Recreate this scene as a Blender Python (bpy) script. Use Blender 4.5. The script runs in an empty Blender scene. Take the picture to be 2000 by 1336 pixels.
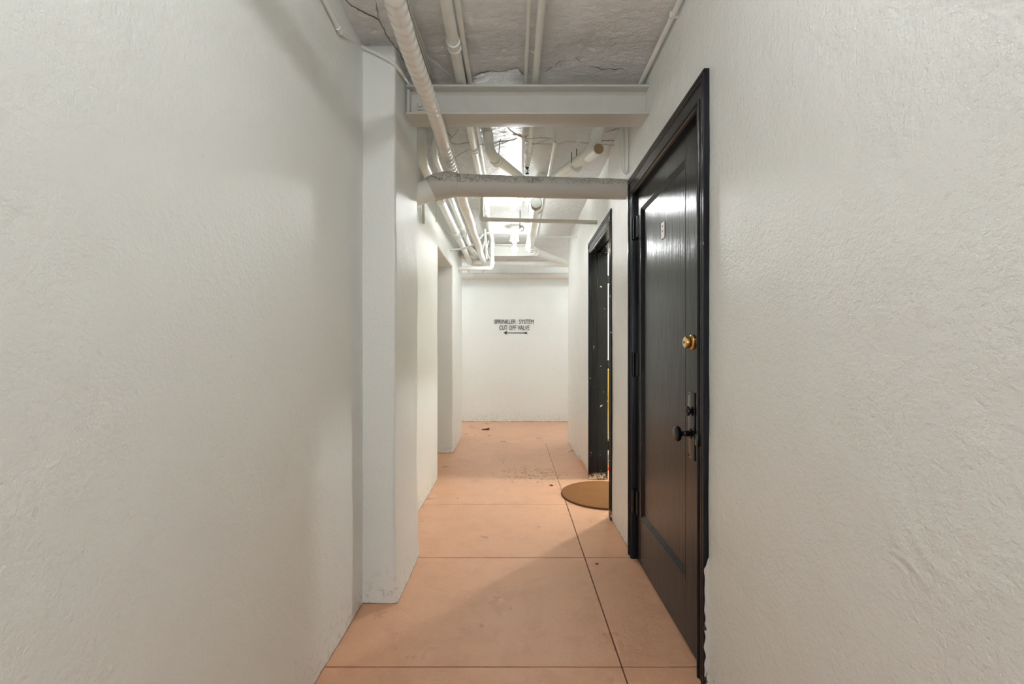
import bpy, bmesh, math, random
from mathutils import Vector, Matrix, noise
random.seed(7)
S = bpy.context.scene
COL = S.collection

# ------------------------------------------------------------ camera, world, exposure
F = 888.9; VX = 1003.0; HY = 682.0; CH = 1.2
cam_d = bpy.data.cameras.new('camera'); cam = bpy.data.objects.new('camera', cam_d); COL.objects.link(cam)
cam.location = (0, 0, CH); cam.rotation_euler = (math.pi / 2, 0, 0)
cam_d.sensor_width = 36; cam_d.lens = 16.0
cam_d.shift_x = -3 / 2000; cam_d.shift_y = 14 / 2000
cam_d.clip_start = 0.02
S.camera = cam
w = bpy.data.worlds.new('world'); S.world = w; w.use_nodes = True
w.node_tree.nodes['Background'].inputs[0].default_value = (0.9, 0.95, 1, 1)
w.node_tree.nodes['Background'].inputs[1].default_value = 0.02
S.view_settings.view_transform = 'Standard'; S.view_settings.look = 'None'
S.view_settings.gamma = 1; S.view_settings.exposure = 1.27
S.view_settings.use_curve_mapping = False
BULB_FAR, BULB_END, BULB_ROOM, BULB_BACK, FILL_SIDE = 110, 84, 850, 132, 225
# soft fill light added behind the viewpoint, stands for no real source
ld = bpy.data.lights.new('back_fill_light', 'AREA'); ld.shape = 'RECTANGLE'; ld.size = 1.3; ld.size_y = 2.2; ld.energy = 7; ld.color = (0.90, 0.96, 1.0)
lo_ = bpy.data.objects.new('back_fill_light', ld); COL.objects.link(lo_); lo_.location = (0, -2.85, 1.35); lo_.rotation_euler = (math.pi / 2, 0, 0)
try:
    S.cycles.max_bounces = 14; S.cycles.diffuse_bounces = 8
except Exception: pass

# ------------------------------------------------------------ measuring helpers (real positions from the picture)
def onZ(px, py, Z):
    Y = (Z - CH) * F / (HY - py); return Vector(((px - VX) * Y / F, Y, Z))
def onX(px, py, X):
    Y = X * F / (px - VX); return Vector((X, Y, CH - (py - HY) * Y / F))
def onY(px, py, Y):
    return Vector(((px - VX) * Y / F, Y, CH - (py - HY) * Y / F))

# ------------------------------------------------------------ materials
def srgb(r, g, b):
    f = lambda c: (c / 255 / 12.92) if c / 255 <= 0.04045 else ((c / 255 + 0.055) / 1.055) ** 2.4
    return (f(r), f(g), f(b), 1)

class NT:
    def __init__(s, name, base=(0.8, 0.8, 0.8, 1), rough=0.4, metal=0.0):
        s.m = bpy.data.materials.new(name); s.m.use_nodes = True
        s.t = s.m.node_tree; s.b = s.t.nodes['Principled BSDF']
        s.b.inputs['Base Color'].default_value = base; s.b.inputs['Roughness'].default_value = rough
        s.b.inputs['Metallic'].default_value = metal
        s.tc = s.t.nodes.new('ShaderNodeTexCoord').outputs['Object']
    def n(s, typ, **kw):
        nd = s.t.nodes.new(typ)
        for k, v in kw.items():
            if k.startswith('i_'): nd.inputs[k[2:].replace('_', ' ')].default_value = v
            else: setattr(nd, k, v)
        return nd
    def l(s, a, b): s.t.links.new(a, b)
    def noise(s, scale, detail=4, rough=0.55, dist=0.0, stretch=None):
        v = s.tc
        if stretch:
            mp = s.n('ShaderNodeMapping'); mp.inputs['Scale'].default_value = stretch; s.l(s.tc, mp.inputs[0]); v = mp.outputs[0]
        nd = s.n('ShaderNodeTexNoise'); nd.inputs['Scale'].default_value = scale
        nd.inputs['Detail'].default_value = detail; nd.inputs['Roughness'].default_value = rough
        nd.inputs['Distortion'].default_value = dist
        s.l(v, nd.inputs['Vector']); return nd.outputs['Fac']
    def ramp(s, fac, a, b, ca=(0, 0, 0, 1), cb=(1, 1, 1, 1)):
        r = s.n('ShaderNodeValToRGB'); r.color_ramp.elements[0].position = a; r.color_ramp.elements[1].position = b
        r.color_ramp.elements[0].color = ca; r.color_ramp.elements[1].color = cb
        s.l(fac, r.inputs[0]); return r.outputs[0]
    def math(s, op, a, b=None):
        m = s.n('ShaderNodeMath', operation=op)
        for i, x in enumerate((a, b)):
            if x is None: continue
            if isinstance(x, (int, float)): m.inputs[i].default_value = x
            else: s.l(x, m.inputs[i])
        return m.outputs[0]
    def mix(s, fac, a, b):
        m = s.n('ShaderNodeMix', data_type='RGBA')
        for idx, x in ((0, fac), (6, a), (7, b)):
            if isinstance(x, (int, float, tuple)): m.inputs[idx].default_value = x
            else: s.l(x, m.inputs[idx])
        return m.outputs[2]
    def axis(s, k):
        sp = s.n('ShaderNodeSeparateXYZ'); s.l(s.tc, sp.inputs[0]); return sp.outputs[k]
    def rng(s, v, a, b, lo=0.0, hi=1.0):
        m = s.n('ShaderNodeMapRange', interpolation_type='SMOOTHSTEP')
        m.inputs[1].default_value = a; m.inputs[2].default_value = b; m.inputs[3].default_value = lo; m.inputs[4].default_value = hi
        s.l(v, m.inputs[0]); return m.outputs[0]
    def bump(s, h, dist=0.002, strength=1.0, prev=None):
        b = s.n('ShaderNodeBump'); b.inputs['Strength'].default_value = strength; b.inputs['Distance'].default_value = dist
        s.l(h, b.inputs['Height'])
        if prev is not None: s.l(prev, b.inputs['Normal'])
        return b.outputs[0]
    def done(s, color=None, normal=None, rough=None):
        if color is not None: s.l(color, s.b.inputs['Base Color'])
        if normal is not None: s.l(normal, s.b.inputs['Normal'])
        if rough is not None: s.l(rough, s.b.inputs['Roughness'])
        return s.m

def wall_material(name, col, grain=1.0, rough=0.42, swirl=False, splash=False):
    t = NT(name, rough=rough)
    dirt = t.noise(38, 6, 0.7)
    low = t.rng(t.axis(2), 0.22, 0.0)
    d = t.math('MULTIPLY', t.ramp(dirt, 0.52, 0.66), low)
    spk = t.ramp(t.noise(26, 3, 0.5), 0.735, 0.76)
    tint = t.mix(t.noise(1.3, 3), col, tuple(c * 0.95 for c in col[:3]) + (1,))
    c = t.mix(t.math('MULTIPLY', d, 0.42), tint, srgb(110, 106, 96))
    c = t.mix(t.math('MULTIPLY', spk, 0.12), c, srgb(120, 116, 104))
    k = t.rng(t.math('ADD', t.axis(2), t.math('MULTIPLY', t.noise(18, 3), 0.016)), 0.015, 0.011)
    c = t.mix(t.math('MULTIPLY', k, 0.8), c, srgb(92, 66, 52))
    if splash:
        y = t.axis(1); wave = t.math('ADD', t.axis(2), t.math('MULTIPLY', t.noise(7, 3), -0.16))
        k = t.math('MULTIPLY', t.rng(wave, -0.012, -0.02), t.math('MULTIPLY', t.rng(y, 4.95, 4.8), t.rng(y, 4.1, 4.2)))
        c = t.mix(k, c, srgb(222, 172, 142))
    nb = t.bump(t.noise(9, 3, 0.5), 0.003 * grain)
    nb = t.bump(t.noise(120, 3, 0.6), 0.0013 * grain, prev=nb)
    nb = t.bump(t.noise(300, 2, 0.6), 0.0004 * grain, prev=nb)
    nb = t.bump(t.noise(55, 2, 0.5, 0.4), 0.0012 * grain, prev=nb)
    if swirl:
        for (cx, cy, cz, rad, fr) in ((0.69, 0.66, 0.98, 0.34, 150), (0.69, 0.83, 0.74, 0.12, 300), (0.69, 0.62, 0.72, 0.22, 180)):
            vm = t.n('ShaderNodeVectorMath', operation='DISTANCE'); t.l(t.tc, vm.inputs[0]); vm.inputs[1].default_value = (cx, cy, cz)
            ds = t.math('ADD', vm.outputs['Value'], t.math('MULTIPLY', t.noise(6, 2), 0.03))
            wv = t.math('SINE', t.math('MULTIPLY', ds, fr))
            msk = t.math('MULTIPLY', t.rng(vm.outputs['Value'], rad, rad * 0.7), t.ramp(t.noise(4.5, 2), 0.46, 0.62))
            nb = t.bump(t.math('MULTIPLY', wv, msk), 0.00055, prev=nb)
    return t.done(c, nb)

WALLC = srgb(235, 238, 235)
M = {}
M['wall_l'] = wall_material('white_wall_paint', WALLC, 1.3, 0.38)
M['wall_r'] = wall_material('white_stippled_wall_paint', srgb(236, 238, 235), 1.8, 0.27, swirl=True, splash=True)
M['wall_end'] = wall_material('white_end_wall_paint', srgb(236, 240, 238), 1.2, 0.45)
M['room'] = wall_material('cream_wall_paint', srgb(236, 232, 214), 0.5)

t = NT('ceiling_paint', rough=0.27)
nb = t.bump(t.noise(7, 4, 0.5, 0.3), 0.006)
near = t.math('ADD', t.rng(t.axis(1), 1.75, 2.15), 0.3)
rg = t.math('MULTIPLY', t.ramp(t.noise(22, 7, 0.65, 0.5, (0.8, 1.3, 1)), 0.38, 0.64), near)
nb = t.bump(rg, 0.009, prev=nb)
nb = t.bump(t.noise(130, 3, 0.6), 0.0016, prev=nb)
cc = t.mix(t.math('MULTIPLY', t.ramp(t.noise(3, 5), 0.5, 0.75), 0.25), srgb(243, 245, 244), srgb(222, 225, 222))
M['ceiling'] = t.done(cc, nb)

t = NT('salmon_floor_paint', rough=0.33)
base = t.mix(t.noise(2.2, 4), srgb(224, 174, 141), srgb(212, 160, 125))
worn = t.ramp(t.noise(7, 7, 0.68, 0.5), 0.48, 0.72)
base = t.mix(t.math('MULTIPLY', worn, 0.3), base, srgb(176, 118, 88))
curl = t.ramp(t.math('ABSOLUTE', t.math('SUBTRACT', t.noise(24, 3, 0.5, 1.5), 0.5)), 0.0, 0.012, (1, 1, 1, 1), (0, 0, 0, 1))
cm = t.math('MULTIPLY', curl, t.ramp(t.noise(9, 3), 0.53, 0.62))
vm = t.n('ShaderNodeVectorMath', operation='DISTANCE'); t.l(t.tc, vm.inputs[0]); vm.inputs[1].default_value = (0.20, 4.36, 0)
chip = t.math('MULTIPLY', t.ramp(t.noise(30, 5, 0.6, 0.6), 0.53, 0.555), t.math('MULTIPLY', t.rng(vm.outputs['Value'], 0.42, 0.15), t.ramp(t.noise(7, 2), 0.36, 0.46)))
base = t.mix(t.math('MULTIPLY', chip, 0.85), base, srgb(138, 96, 70))
spk = t.ramp(t.noise(60, 2, 0.5), 0.80, 0.815)
scuff = t.math('MULTIPLY', curl, t.ramp(t.noise(6, 3), 0.50, 0.60))
base = t.mix(t.math('MULTIPLY', scuff, 0.22), base, srgb(140, 90, 62))
base = t.mix(t.math('MULTIPLY', spk, 0.7), base, srgb(84, 50, 36))
nb = t.bump(t.noise(5, 4), 0.006)
nb = t.bump(t.noise(38, 5, 0.65, 1.2), 0.0026, prev=nb)
nb = t.bump(t.noise(180, 2), 0.0003, prev=nb)
M['floor'] = t.done(base, nb, t.math('ADD', t.math('MULTIPLY', t.noise(4, 4), 0.25), 0.19))
M['joint'] = NT('dark_joint', srgb(120, 76, 54), 0.8).m
M['room_floor'] = NT('pale_floor', srgb(222, 212, 192), 0.6).m

def paint(name, col, rough=0.32, grain=1.0, scale=60):
    t = NT(name, rough=rough)
    c = t.mix(t.math('MULTIPLY', t.ramp(t.noise(11, 4), 0.5, 0.75), 0.25), col, tuple(x * 0.75 for x in col[:3]) + (1,))
    nb = t.bump(t.noise(scale, 3), 0.0012 * grain); nb = t.bump(t.noise(12, 3), 0.003 * grain, prev=nb)
    return t.done(c, nb)
M['pipe'] = paint('white_pipe_paint', srgb(233, 236, 232))
M['duct'] = paint('glossy_white_wrap', srgb(238, 237, 232), 0.2, 0.7)
M['steel'] = paint('grey_white_steel_paint', srgb(200, 200, 194), 0.4, 0.5)
M['wire'] = paint('painted_wire', srgb(196, 193, 186), 0.5, 0.4)
M['darkwire'] = NT('dark_wire', srgb(70, 68, 64), 0.5).m

t = NT('cracked_insulation_paint', rough=0.5)
v = t.n('ShaderNodeTexVoronoi', feature='DISTANCE_TO_EDGE'); v.inputs['Scale'].default_value = 22
mp = t.n('ShaderNodeMixRGB'); 
nz = t.n('ShaderNodeTexNoise'); nz.inputs['Scale'].default_value = 14; nz.inputs['Detail'].default_value = 4; t.l(t.tc, nz.inputs['Vector'])
mp.inputs[0].default_value = 0.12; t.l(t.tc, mp.inputs[1]); t.l(nz.outputs['Color'], mp.inputs[2]); t.l(mp.outputs[0], v.inputs['Vector'])
ck = t.ramp(v.outputs['Distance'], 0.0, 0.028, (1, 1, 1, 1), (0, 0, 0, 1))
ck = t.math('MULTIPLY', ck, t.rng(t.axis(2), 2.185, 2.205))
c = t.mix(t.math('MULTIPLY', ck, 0.75), srgb(194, 192, 185), srgb(74, 70, 62))
nb = t.bump(ck, 0.005); nb = t.bump(t.noise(90, 3), 0.001, prev=nb)
# cracks are recessed: invert
M['insul'] = t.done(c, nb)
M['insul_end'] = paint('rough_insulation_paint', srgb(214, 212, 205), 0.5, 3.0, 40)

def black_paint(name, chips=0.0):
    t = NT(name, rough=0.2); t.b.inputs['Specular IOR Level'].default_value = 0.27
    st = t.noise(90, 4, 0.6, 0.1, (1, 1, 0.07))
    nb = t.bump(st, 0.0009)
    nb = t.bump(t.noise(14, 3, 0.5, 0, (1, 1, 0.4)), 0.0012, prev=nb)
    c = t.mix(t.ramp(st, 0.4, 0.7), srgb(18, 20, 26), srgb(30, 32, 38))
    if chips:
        k = t.ramp(t.noise(33, 3, 0.5, 0.3), 0.70, 0.715)
        c = t.mix(k, c, srgb(205, 203, 198))
        low = t.math('MULTIPLY', t.rng(t.axis(2), 0.075, 0.03), t.ramp(t.noise(45, 3, 0.6), 0.42, 0.5))
        c = t.mix(low, c, t.mix(t.ramp(t.noise(30, 3), 0.45, 0.55), srgb(196, 184, 168), srgb(110, 62, 34)))
    return t.done(c, nb)
M['black'] = black_paint('black_gloss_paint')
M['black_chip'] = black_paint('chipped_black_gloss_paint', 1.0)
M['blackmetal'] = NT('black_painted_metal', srgb(14, 14, 16), 0.22).m
M['brass'] = NT('polished_brass', srgb(226, 176, 96), 0.2, 1.0).m
M['brass_face'] = NT('pale_brass', srgb(236, 222, 192), 0.25, 0.8).m
M['lettering'] = NT('black_lettering_paint', srgb(42, 42, 42), 0.6).m
t = NT('brown_coir', rough=0.95)
c = t.mix(t.noise(5, 4), srgb(158, 104, 48), srgb(120, 76, 34)); c = t.mix(t.ramp(t.noise(260, 2), 0.4, 0.6), c, srgb(112, 72, 36))
M['mat'] = t.done(c, t.bump(t.noise(320, 2), 0.003))
M['mat_edge'] = NT('mat_rim', srgb(84, 54, 30), 0.9).m
M['porcelain'] = NT('porcelain', srgb(238, 234, 226), 0.25).m
M['leaf'] = NT('dry_leaf', srgb(92, 36, 24), 0.7).m
M['capdisc'] = paint('tan_plug', srgb(176, 148, 112), 0.6)
M['greycap'] = paint('grey_plug', srgb(140, 138, 132), 0.5)
M['plate'] = NT('white_label_plate', srgb(236, 236, 230), 0.35).m
M['yellow'] = paint('mustard_paint', srgb(176, 138, 40), 0.5)
M['clear'] = NT('grey_plastic', srgb(150, 152, 152), 0.3).m
M['orange'] = NT('orange_card', srgb(206, 78, 40), 0.6).m
t = NT('peeling_white_paint', rough=0.5)
c = t.mix(t.ramp(t.noise(40, 4, 0.6, 0.5, (1, 1, 0.3)), 0.60, 0.63), srgb(212, 210, 204), srgb(40, 38, 36))
M['peel'] = t.done(c, t.bump(t.noise(50, 3), 0.003))
M['crackmat'] = NT('crack_shadow_gap', srgb(70, 66, 60), 0.9).m
def emitter(name, col, s):
    m = bpy.data.materials.new(name); m.use_nodes = True
    b = m.node_tree.nodes['Principled BSDF']; b.inputs['Base Color'].default_value = (1, 1, 1, 1)
    b.inputs['Emission Color'].default_value = col; b.inputs['Emission Strength'].default_value = s
    return m
WARM = (0.94, 0.965, 0.97, 1)
NEUT = (0.96, 0.97, 0.985, 1)

# ------------------------------------------------------------ mesh helpers
def link(name, me, mat=None, parent=None, loc=None):
    o = bpy.data.objects.new(name, me)
    if mat is not None and me is not None: me.materials.append(mat)
    COL.objects.link(o)
    if parent is not None: o.parent = parent
    if loc is not None: o.location = loc
    return o
def tag(o, label=None, cat=None, group=None, kind=None):
    if label: o['label'] = label
    if cat: o['category'] = cat
    if group: o['group'] = group
    if kind: o['kind'] = kind
    return o
def empty(name, loc=(0, 0, 0)):
    o = bpy.data.objects.new(name, None); COL.objects.link(o); o.location = loc; o.empty_display_size = 0.1; return o
def finish(bm, name, mat, parent=None, smooth=True, ang=40, normals=True):
    if normals: bmesh.ops.recalc_face_normals(bm, faces=bm.faces[:])
    me = bpy.data.meshes.new(name); bm.to_mesh(me); bm.free()
    if smooth:
        me.polygons.foreach_set('use_smooth', [True] * len(me.polygons)); me.set_sharp_from_angle(angle=math.radians(ang))
    o = link(name, me, mat, parent)
    if parent is not None and parent.type == 'EMPTY' and parent.location.length > 0 :
        o.matrix_parent_inverse = Matrix.Translation(-parent.location)
    return o
def add_box(bm, lo, hi, bev=0.0, seg=1):
    lo, hi = Vector(lo), Vector(hi)
    r = bmesh.ops.create_cube(bm, size=1.0)
    for v in r['verts']:
        v.co = Vector([lo[i] + (v.co[i] + 0.5) * (hi[i] - lo[i]) for i in range(3)])
    if bev:
        es = list({e for v in r['verts'] for e in v.link_edges})
        bmesh.ops.bevel(bm, geom=es, offset=bev, segments=seg, affect='EDGES', profile=0.5)
def box(name, lo, hi, mat, parent=None, bev=0.003, seg=1):
    bm = bmesh.new(); add_box(bm, lo, hi, bev, seg); return finish(bm, name, mat, parent, ang=30)
def smooth_path(pts, n=8):
    pts = [Vector(p) for p in pts]
    if len(pts) < 3: return pts
    out = []
    P = [pts[0] * 2 - pts[1]] + pts + [pts[-1] * 2 - pts[-2]]
    for i in range(1, len(P) - 2):
        a, b, c, d = P[i - 1:i + 3]
        for k in range(n):
            u = k / n
            out.append(0.5 * ((2 * b) + (c - a) * u + (2 * a - 5 * b + 4 * c - d) * u * u + (3 * b - a - 3 * c + d) * u ** 3))
    out.append(pts[-1]); return out
def round_path(pts, rad, n=6):
    pts = [Vector(p) for p in pts]; out = [pts[0]]
    for i in range(1, len(pts) - 1):
        a, b, c = pts[i - 1:i + 2]
        u = (a - b); w_ = (c - b); r = min(rad, u.length * 0.49, w_.length * 0.49)
        p, q = b + u.normalized() * r, b + w_.normalized() * r
        for k in range(n + 1):
            s = k / n; out.append((1 - s) ** 2 * p + 2 * s * (1 - s) * b + s * s * q)
    out.append(pts[-1]); return out
def add_tube(bm, path, rad, seg=16, fn=None, caps=True):
    path = [Vector(p) for p in path]; n = len(path); rings = []
    T = []
    for i in range(n):
        T.append((path[min(i + 1, n - 1)] - path[max(i - 1, 0)]).normalized())
    up = Vector((0, 0, 1)) if abs(T[0].z) < 0.9 else Vector((1, 0, 0))
    N = (up - T[0] * up.dot(T[0])).normalized(); s = 0
    for i in range(n):
        if i: s += (path[i] - path[i - 1]).length
        N = (N - T[i] * N.dot(T[i])).normalized(); B = T[i].cross(N)
        r = rad[i] if isinstance(rad, (list, tuple)) else rad
        ring = []
        for k in range(seg):
            a = 2 * math.pi * k / seg
            rr = r * (fn(s, a, path[i]) if fn else 1)
            ring.append(bm.verts.new(path[i] + (N * math.cos(a) + B * math.sin(a)) * rr))
        rings.append(ring)
    for i in range(n - 1):
        for k in range(seg):
            bm.faces.new((rings[i][k], rings[i][(k + 1) % seg], rings[i + 1][(k + 1) % seg], rings[i + 1][k]))
    if caps: bm.faces.new(rings[0]); bm.faces.new(rings[-1])
def tube(name, path, rad, mat, parent=None, seg=16, fn=None, ang=40):
    bm = bmesh.new(); add_tube(bm, path, rad, seg, fn); return finish(bm, name, mat, parent, ang=ang)
def collar(name, p, d, r, length, mat, parent, lip=0.15):
    """a coupling: short fatter sleeve with a raised lip at each end"""
    p, d = Vector(p), Vector(d).normalized(); h = length / 2
    pts = [p + d * x for x in (-h, -h, -h * 0.7, -h * 0.68, h * 0.68, h * 0.7, h, h)]
    pts[0] = p - d * (h + 1e-4); pts[-1] = p + d * (h + 1e-4)
    return tube(name, pts, [r * 0.9, r * (1 + lip), r * (1 + lip), r, r, r * (1 + lip), r * (1 + lip), r * 0.9], mat, parent, 16, ang=30)
def lathe(bm, prof, c, axis, seg=24):
    """prof: (radius, distance along axis)"""
    c, axis = Vector(c), Vector(axis).normalized()
    up = Vector((0, 0, 1)) if abs(axis.z) < 0.9 else Vector((1, 0, 0))
    N = (up - axis * up.dot(axis)).normalized(); B = axis.cross(N); rings = []
    for r, h in prof:
        rings.append([bm.verts.new(c + axis * h + (N * math.cos(2 * math.pi * k / seg) + B * math.sin(2 * math.pi * k / seg)) * max(r, 1e-5)) for k in range(seg)])
    for i in range(len(rings) - 1):
        for k in range(seg):
            bm.faces.new((rings[i][k], rings[i][(k + 1) % seg], rings[i + 1][(k + 1) % seg], rings[i + 1][k]))
    bm.faces.new(rings[0]); bm.faces.new(rings[-1])
def turned(name, prof, c, axis, mat, parent=None, seg=24, ang=35):
    bm = bmesh.new(); lathe(bm, prof, c, axis, seg); return finish(bm, name, mat, parent, ang=ang)

def wob(p, amp, f=1.0):
    v = noise.noise(Vector(p) * 1.7 * f) * 1.0 + noise.noise(Vector(p) * 6.0 * f + Vector((9, 3, 1))) * 0.45 + noise.noise(Vector(p) * 19 * f) * 0.16
    return v * amp

def cuts(a, b, step, extra=()):
    n = max(1, round((b - a) / step)); c = [a + (b - a) * i / n for i in range(n + 1)]
    for e in extra:
        if a < e < b:
            k = min(range(len(c)), key=lambda i: abs(c[i] - e)); 
            if 0 < k < len(c) - 1: c[k] = e
            else: c.append(e)
    return sorted(set(c))
def wall_grid(name, plane, rngU, rngV, ax, mat, thick, side, holes=(), step=0.06, amp=0.004, fn=None, bev=0.008, parent=None):
    """a wall with real thickness; ax 'x': plane at x, U = y, V = z; ax 'y': plane at y, U = x, V = z. side: +1 thickens to +axis"""
    U = cuts(*rngU, step, [h[0] for h in holes] + [h[1] for h in holes]); V = cuts(*rngV, step, [h[2] for h in holes] + [h[3] for h in holes])
    bm = bmesh.new(); g = {}
    def co(i, j):
        u, v = U[i], V[j]
        base = plane(u, v) if callable(plane) else plane
        p = Vector((base, u, v)) if ax == 'x' else Vector((u, base, v))
        d = wob(p, amp) + (fn(u, v) if fn else 0)
        if ax == 'x': p.x += d
        else: p.y += d
        return p
    def hole(u, v): return any(h[0] < u < h[1] and h[2] < v < h[3] for h in holes)
    def vert(i, j):
        if (i, j) not in g: g[i, j] = bm.verts.new(co(i, j))
        return g[i, j]
    for i in range(len(U) - 1):
        for j in range(len(V) - 1):
            if hole((U[i] + U[i + 1]) / 2, (V[j] + V[j + 1]) / 2): continue
            bm.faces.new((vert(i, j), vert(i + 1, j), vert(i + 1, j + 1), vert(i, j + 1)))
    # thickness
    front = list(bm.faces); vm = {}
    off = Vector((thick * side, 0, 0)) if ax == 'x' else Vector((0, thick * side, 0))
    edges = [e for e in bm.edges if e.is_boundary]
    for e in edges:
        for v in e.verts:
            if v not in vm: vm[v] = bm.verts.new(v.co + off)
    rim = [bm.faces.new((e.verts[0], e.verts[1], vm[e.verts[1]], vm[e.verts[0]])) for e in edges]
    if bev:
        bmesh.ops.recalc_face_normals(bm, faces=bm.faces[:])
        bmesh.ops.bevel(bm, geom=[e for e in edges if e.is_valid], offset=bev, segments=3, affect='EDGES', profile=0.5)
    return finish(bm, name, mat, parent, ang=60)

# ------------------------------------------------------------ the setting
CZ = 2.63   # ceiling height
floor = box('floor', (-3.4, -3.2, -0.12), (3.2, 8.0, -0.006), M['joint'], bev=0); tag(floor, kind='structure')
ycuts = [-3.0, -1.88, -0.98, -0.08, 0.82, 1.72, 2.62, 3.52, 4.42, 5.80, 7.60]
xcuts = [-3.2, 0.41, 0.93]
for i in range(len(ycuts) - 1):
    for j in range(2):
        g = 0.0022 if ycuts[i] > 2.7 else 0.003
        lo = (xcuts[j] + g, ycuts[i] + g, -0.03); hi = (xcuts[j + 1] - g, ycuts[i + 1] - g, 0.0)
        if ycuts[i] >= 5.8:
            if j == 1: continue
            hi = (3.2, hi[1], 0.0)
        bm = bmesh.new(); add_box(bm, lo, hi, 0.0016, 1)
        finish(bm, 'floor_slab', M['floor'], floor, ang=20)
tag(box('room_floor', (0.93, 2.6, -0.03), (3.1, 5.8, 0.001), M['room_floor'], bev=0), kind='structure')

# left wall with the open doorway, slightly uneven
def leftx(u, v):
    return -0.712 if u < 2.4 else -0.70
wl = wall_grid('wall_left', leftx, (-3.0, 6.2), (-0.02, 2.75), 'x', M['wall_l'], 0.30, -1, holes=[(4.20, 5.255, -1, 2.15)], amp=0.004, bev=0.014)
tag(wl, kind='structure')
wr = wall_grid('wall_right', lambda u, v: 0.69 if u < 3.3 else 0.705, (-3.0, 5.87), (-0.02, 2.75), 'x', M['wall_r'], 0.165, 1,
               holes=[(1.645, 2.64, -1, 2.13), (3.23, 4.21, -1, 2.13)], amp=0.004, bev=0.008,
               fn=lambda u, v: 0.0)
tag(wr, kind='structure')
we = wall_grid('wall_end', 7.521, (-3.2, 3.1), (-0.02, 2.75), 'y', M['wall_end'], 0.15, 1, amp=0.003); tag(we, kind='structure')
for nm, lo, hi in (('wall_back', (-0.9, -3.1, 0), (0.9, -3.0, 2.75)),
                   ('wall_passage_left', (-3.3, 5.9, 0), (-3.2, 7.7, 2.75)), ('wall_passage_right', (3.1, 5.75, 0), (3.2, 7.7, 2.75)),
                   ('wall_passage_front_left', (-3.2, 6.06, 0), (-1.0, 6.2, 2.75)), ('wall_passage_front_right', (0.88, 5.75, 0), (3.1, 5.87, 2.75)),
                   ('wall_recess_back', (-1.95, 3.6, 0), (-1.85, 6.1, 2.75)), ('wall_recess_near', (-1.85, 3.6, 0), (-1.0, 3.7, 2.75))):
    tag(box(nm, lo, hi, M['wall_l'], bev=0), kind='structure')
for nm, lo, hi in (('wall_room_near', (0.87, 2.6, 0), (3.0, 2.7, 2.75)), ('wall_room_far', (0.87, 5.64, 0), (3.0, 5.76, 2.75)),
                   ('wall_room_right', (2.9, 2.6, 0), (3.0, 5.8, 2.75))):
    tag(box(nm, lo, hi, M['room'], bev=0), kind='structure')

# pillar on the left, a plastered pier with rounded, uneven corners
bm = bmesh.new()
prof = []
def corner(cx, cy, r, a0, n=5): return [(cx + r * math.cos(a0 + math.pi / 2 * k / n), cy + r * math.sin(a0 + math.pi / 2 * k / n)) for k in range(n + 1)]
x0, x1, y0, y1, rr = -0.80, -0.558, 2.15, 2.65, 0.014
line = [(x0, y0)] + [(x0 + (x1 - rr - x0) * k / 6, y0) for k in range(1, 6)] + corner(x1 - rr, y0 + rr, rr, -math.pi / 2) + \
       [(x1, y0 + rr + (y1 - y0 - 2 * rr) * k / 10) for k in range(1, 10)] + corner(x1 - rr, y1 - rr, rr, 0) + [(x0, y1)]
zs = [-0.01 + 2.72 * k / 60 for k in range(61)]; rows = []
for z in zs:
    row = []
    for (x, y) in line:
        p = Vector((x, y, z)); q = wob(p * 1.3, 0.006); flare = 0.012 * math.exp(-max(z, 0) / 0.12)
        row.append(bm.verts.new((x + (q + flare if x > x0 + 0.01 else 0), y + (-flare if y < 2.4 else flare) * 0.5 + wob(p + Vector((5, 5, 5)), 0.003), z)))
    rows.append(row)
for a in range(60):
    for b in range(len(line) - 1): bm.faces.new((rows[a][b], rows[a][b + 1], rows[a + 1][b + 1], rows[a + 1][b]))
    bm.faces.new((rows[a][-1], rows[a][0], rows[a + 1][0], rows[a + 1][-1]))
pil = finish(bm, 'pillar', M['wall_l'], ang=60); tag(pil, kind='structure')

# ceiling: painted slab that dips to the steel beam, rough beyond it
bm = bmesh.new(); X = cuts(-0.85, 0.85, 0.045); Yc = cuts(-3.0, 7.7, 0.045)
def cz(x, y):
    d = abs(y - 2.38); z = CZ - 0.014 * math.exp(-(max(0, d - 0.05) / 0.10) ** 2)
    rough = math.exp(-((y - 2.2) / 0.35) ** 2)
    z += noise.noise(Vector((x * 5, y * 9, 0))) * 0.010 * rough + noise.noise(Vector((x * 2.2, y * 2.2, 3))) * 0.006 + noise.noise(Vector((x * 14, y * 20, 7))) * 0.006 * rough
    return z
gv = [[bm.verts.new((x, y, cz(x, y))) for y in Yc] for x in X]
for i in range(len(X) - 1):
    for j in range(len(Yc) - 1): bm.faces.new((gv[i][j], gv[i + 1][j], gv[i + 1][j + 1], gv[i][j + 1]))
for f in bm.faces:
    f.normal_update()
    if f.normal.z > 0: f.normal_flip()
ceil = finish(bm, 'ceiling', M['ceiling'], ang=80, normals=False); tag(ceil, kind='structure')
tag(box('ceiling_slab', (-3.3, -3.1, 2.66), (3.2, 7.8, 2.75), M['ceiling'], bev=0), kind='structure')

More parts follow.
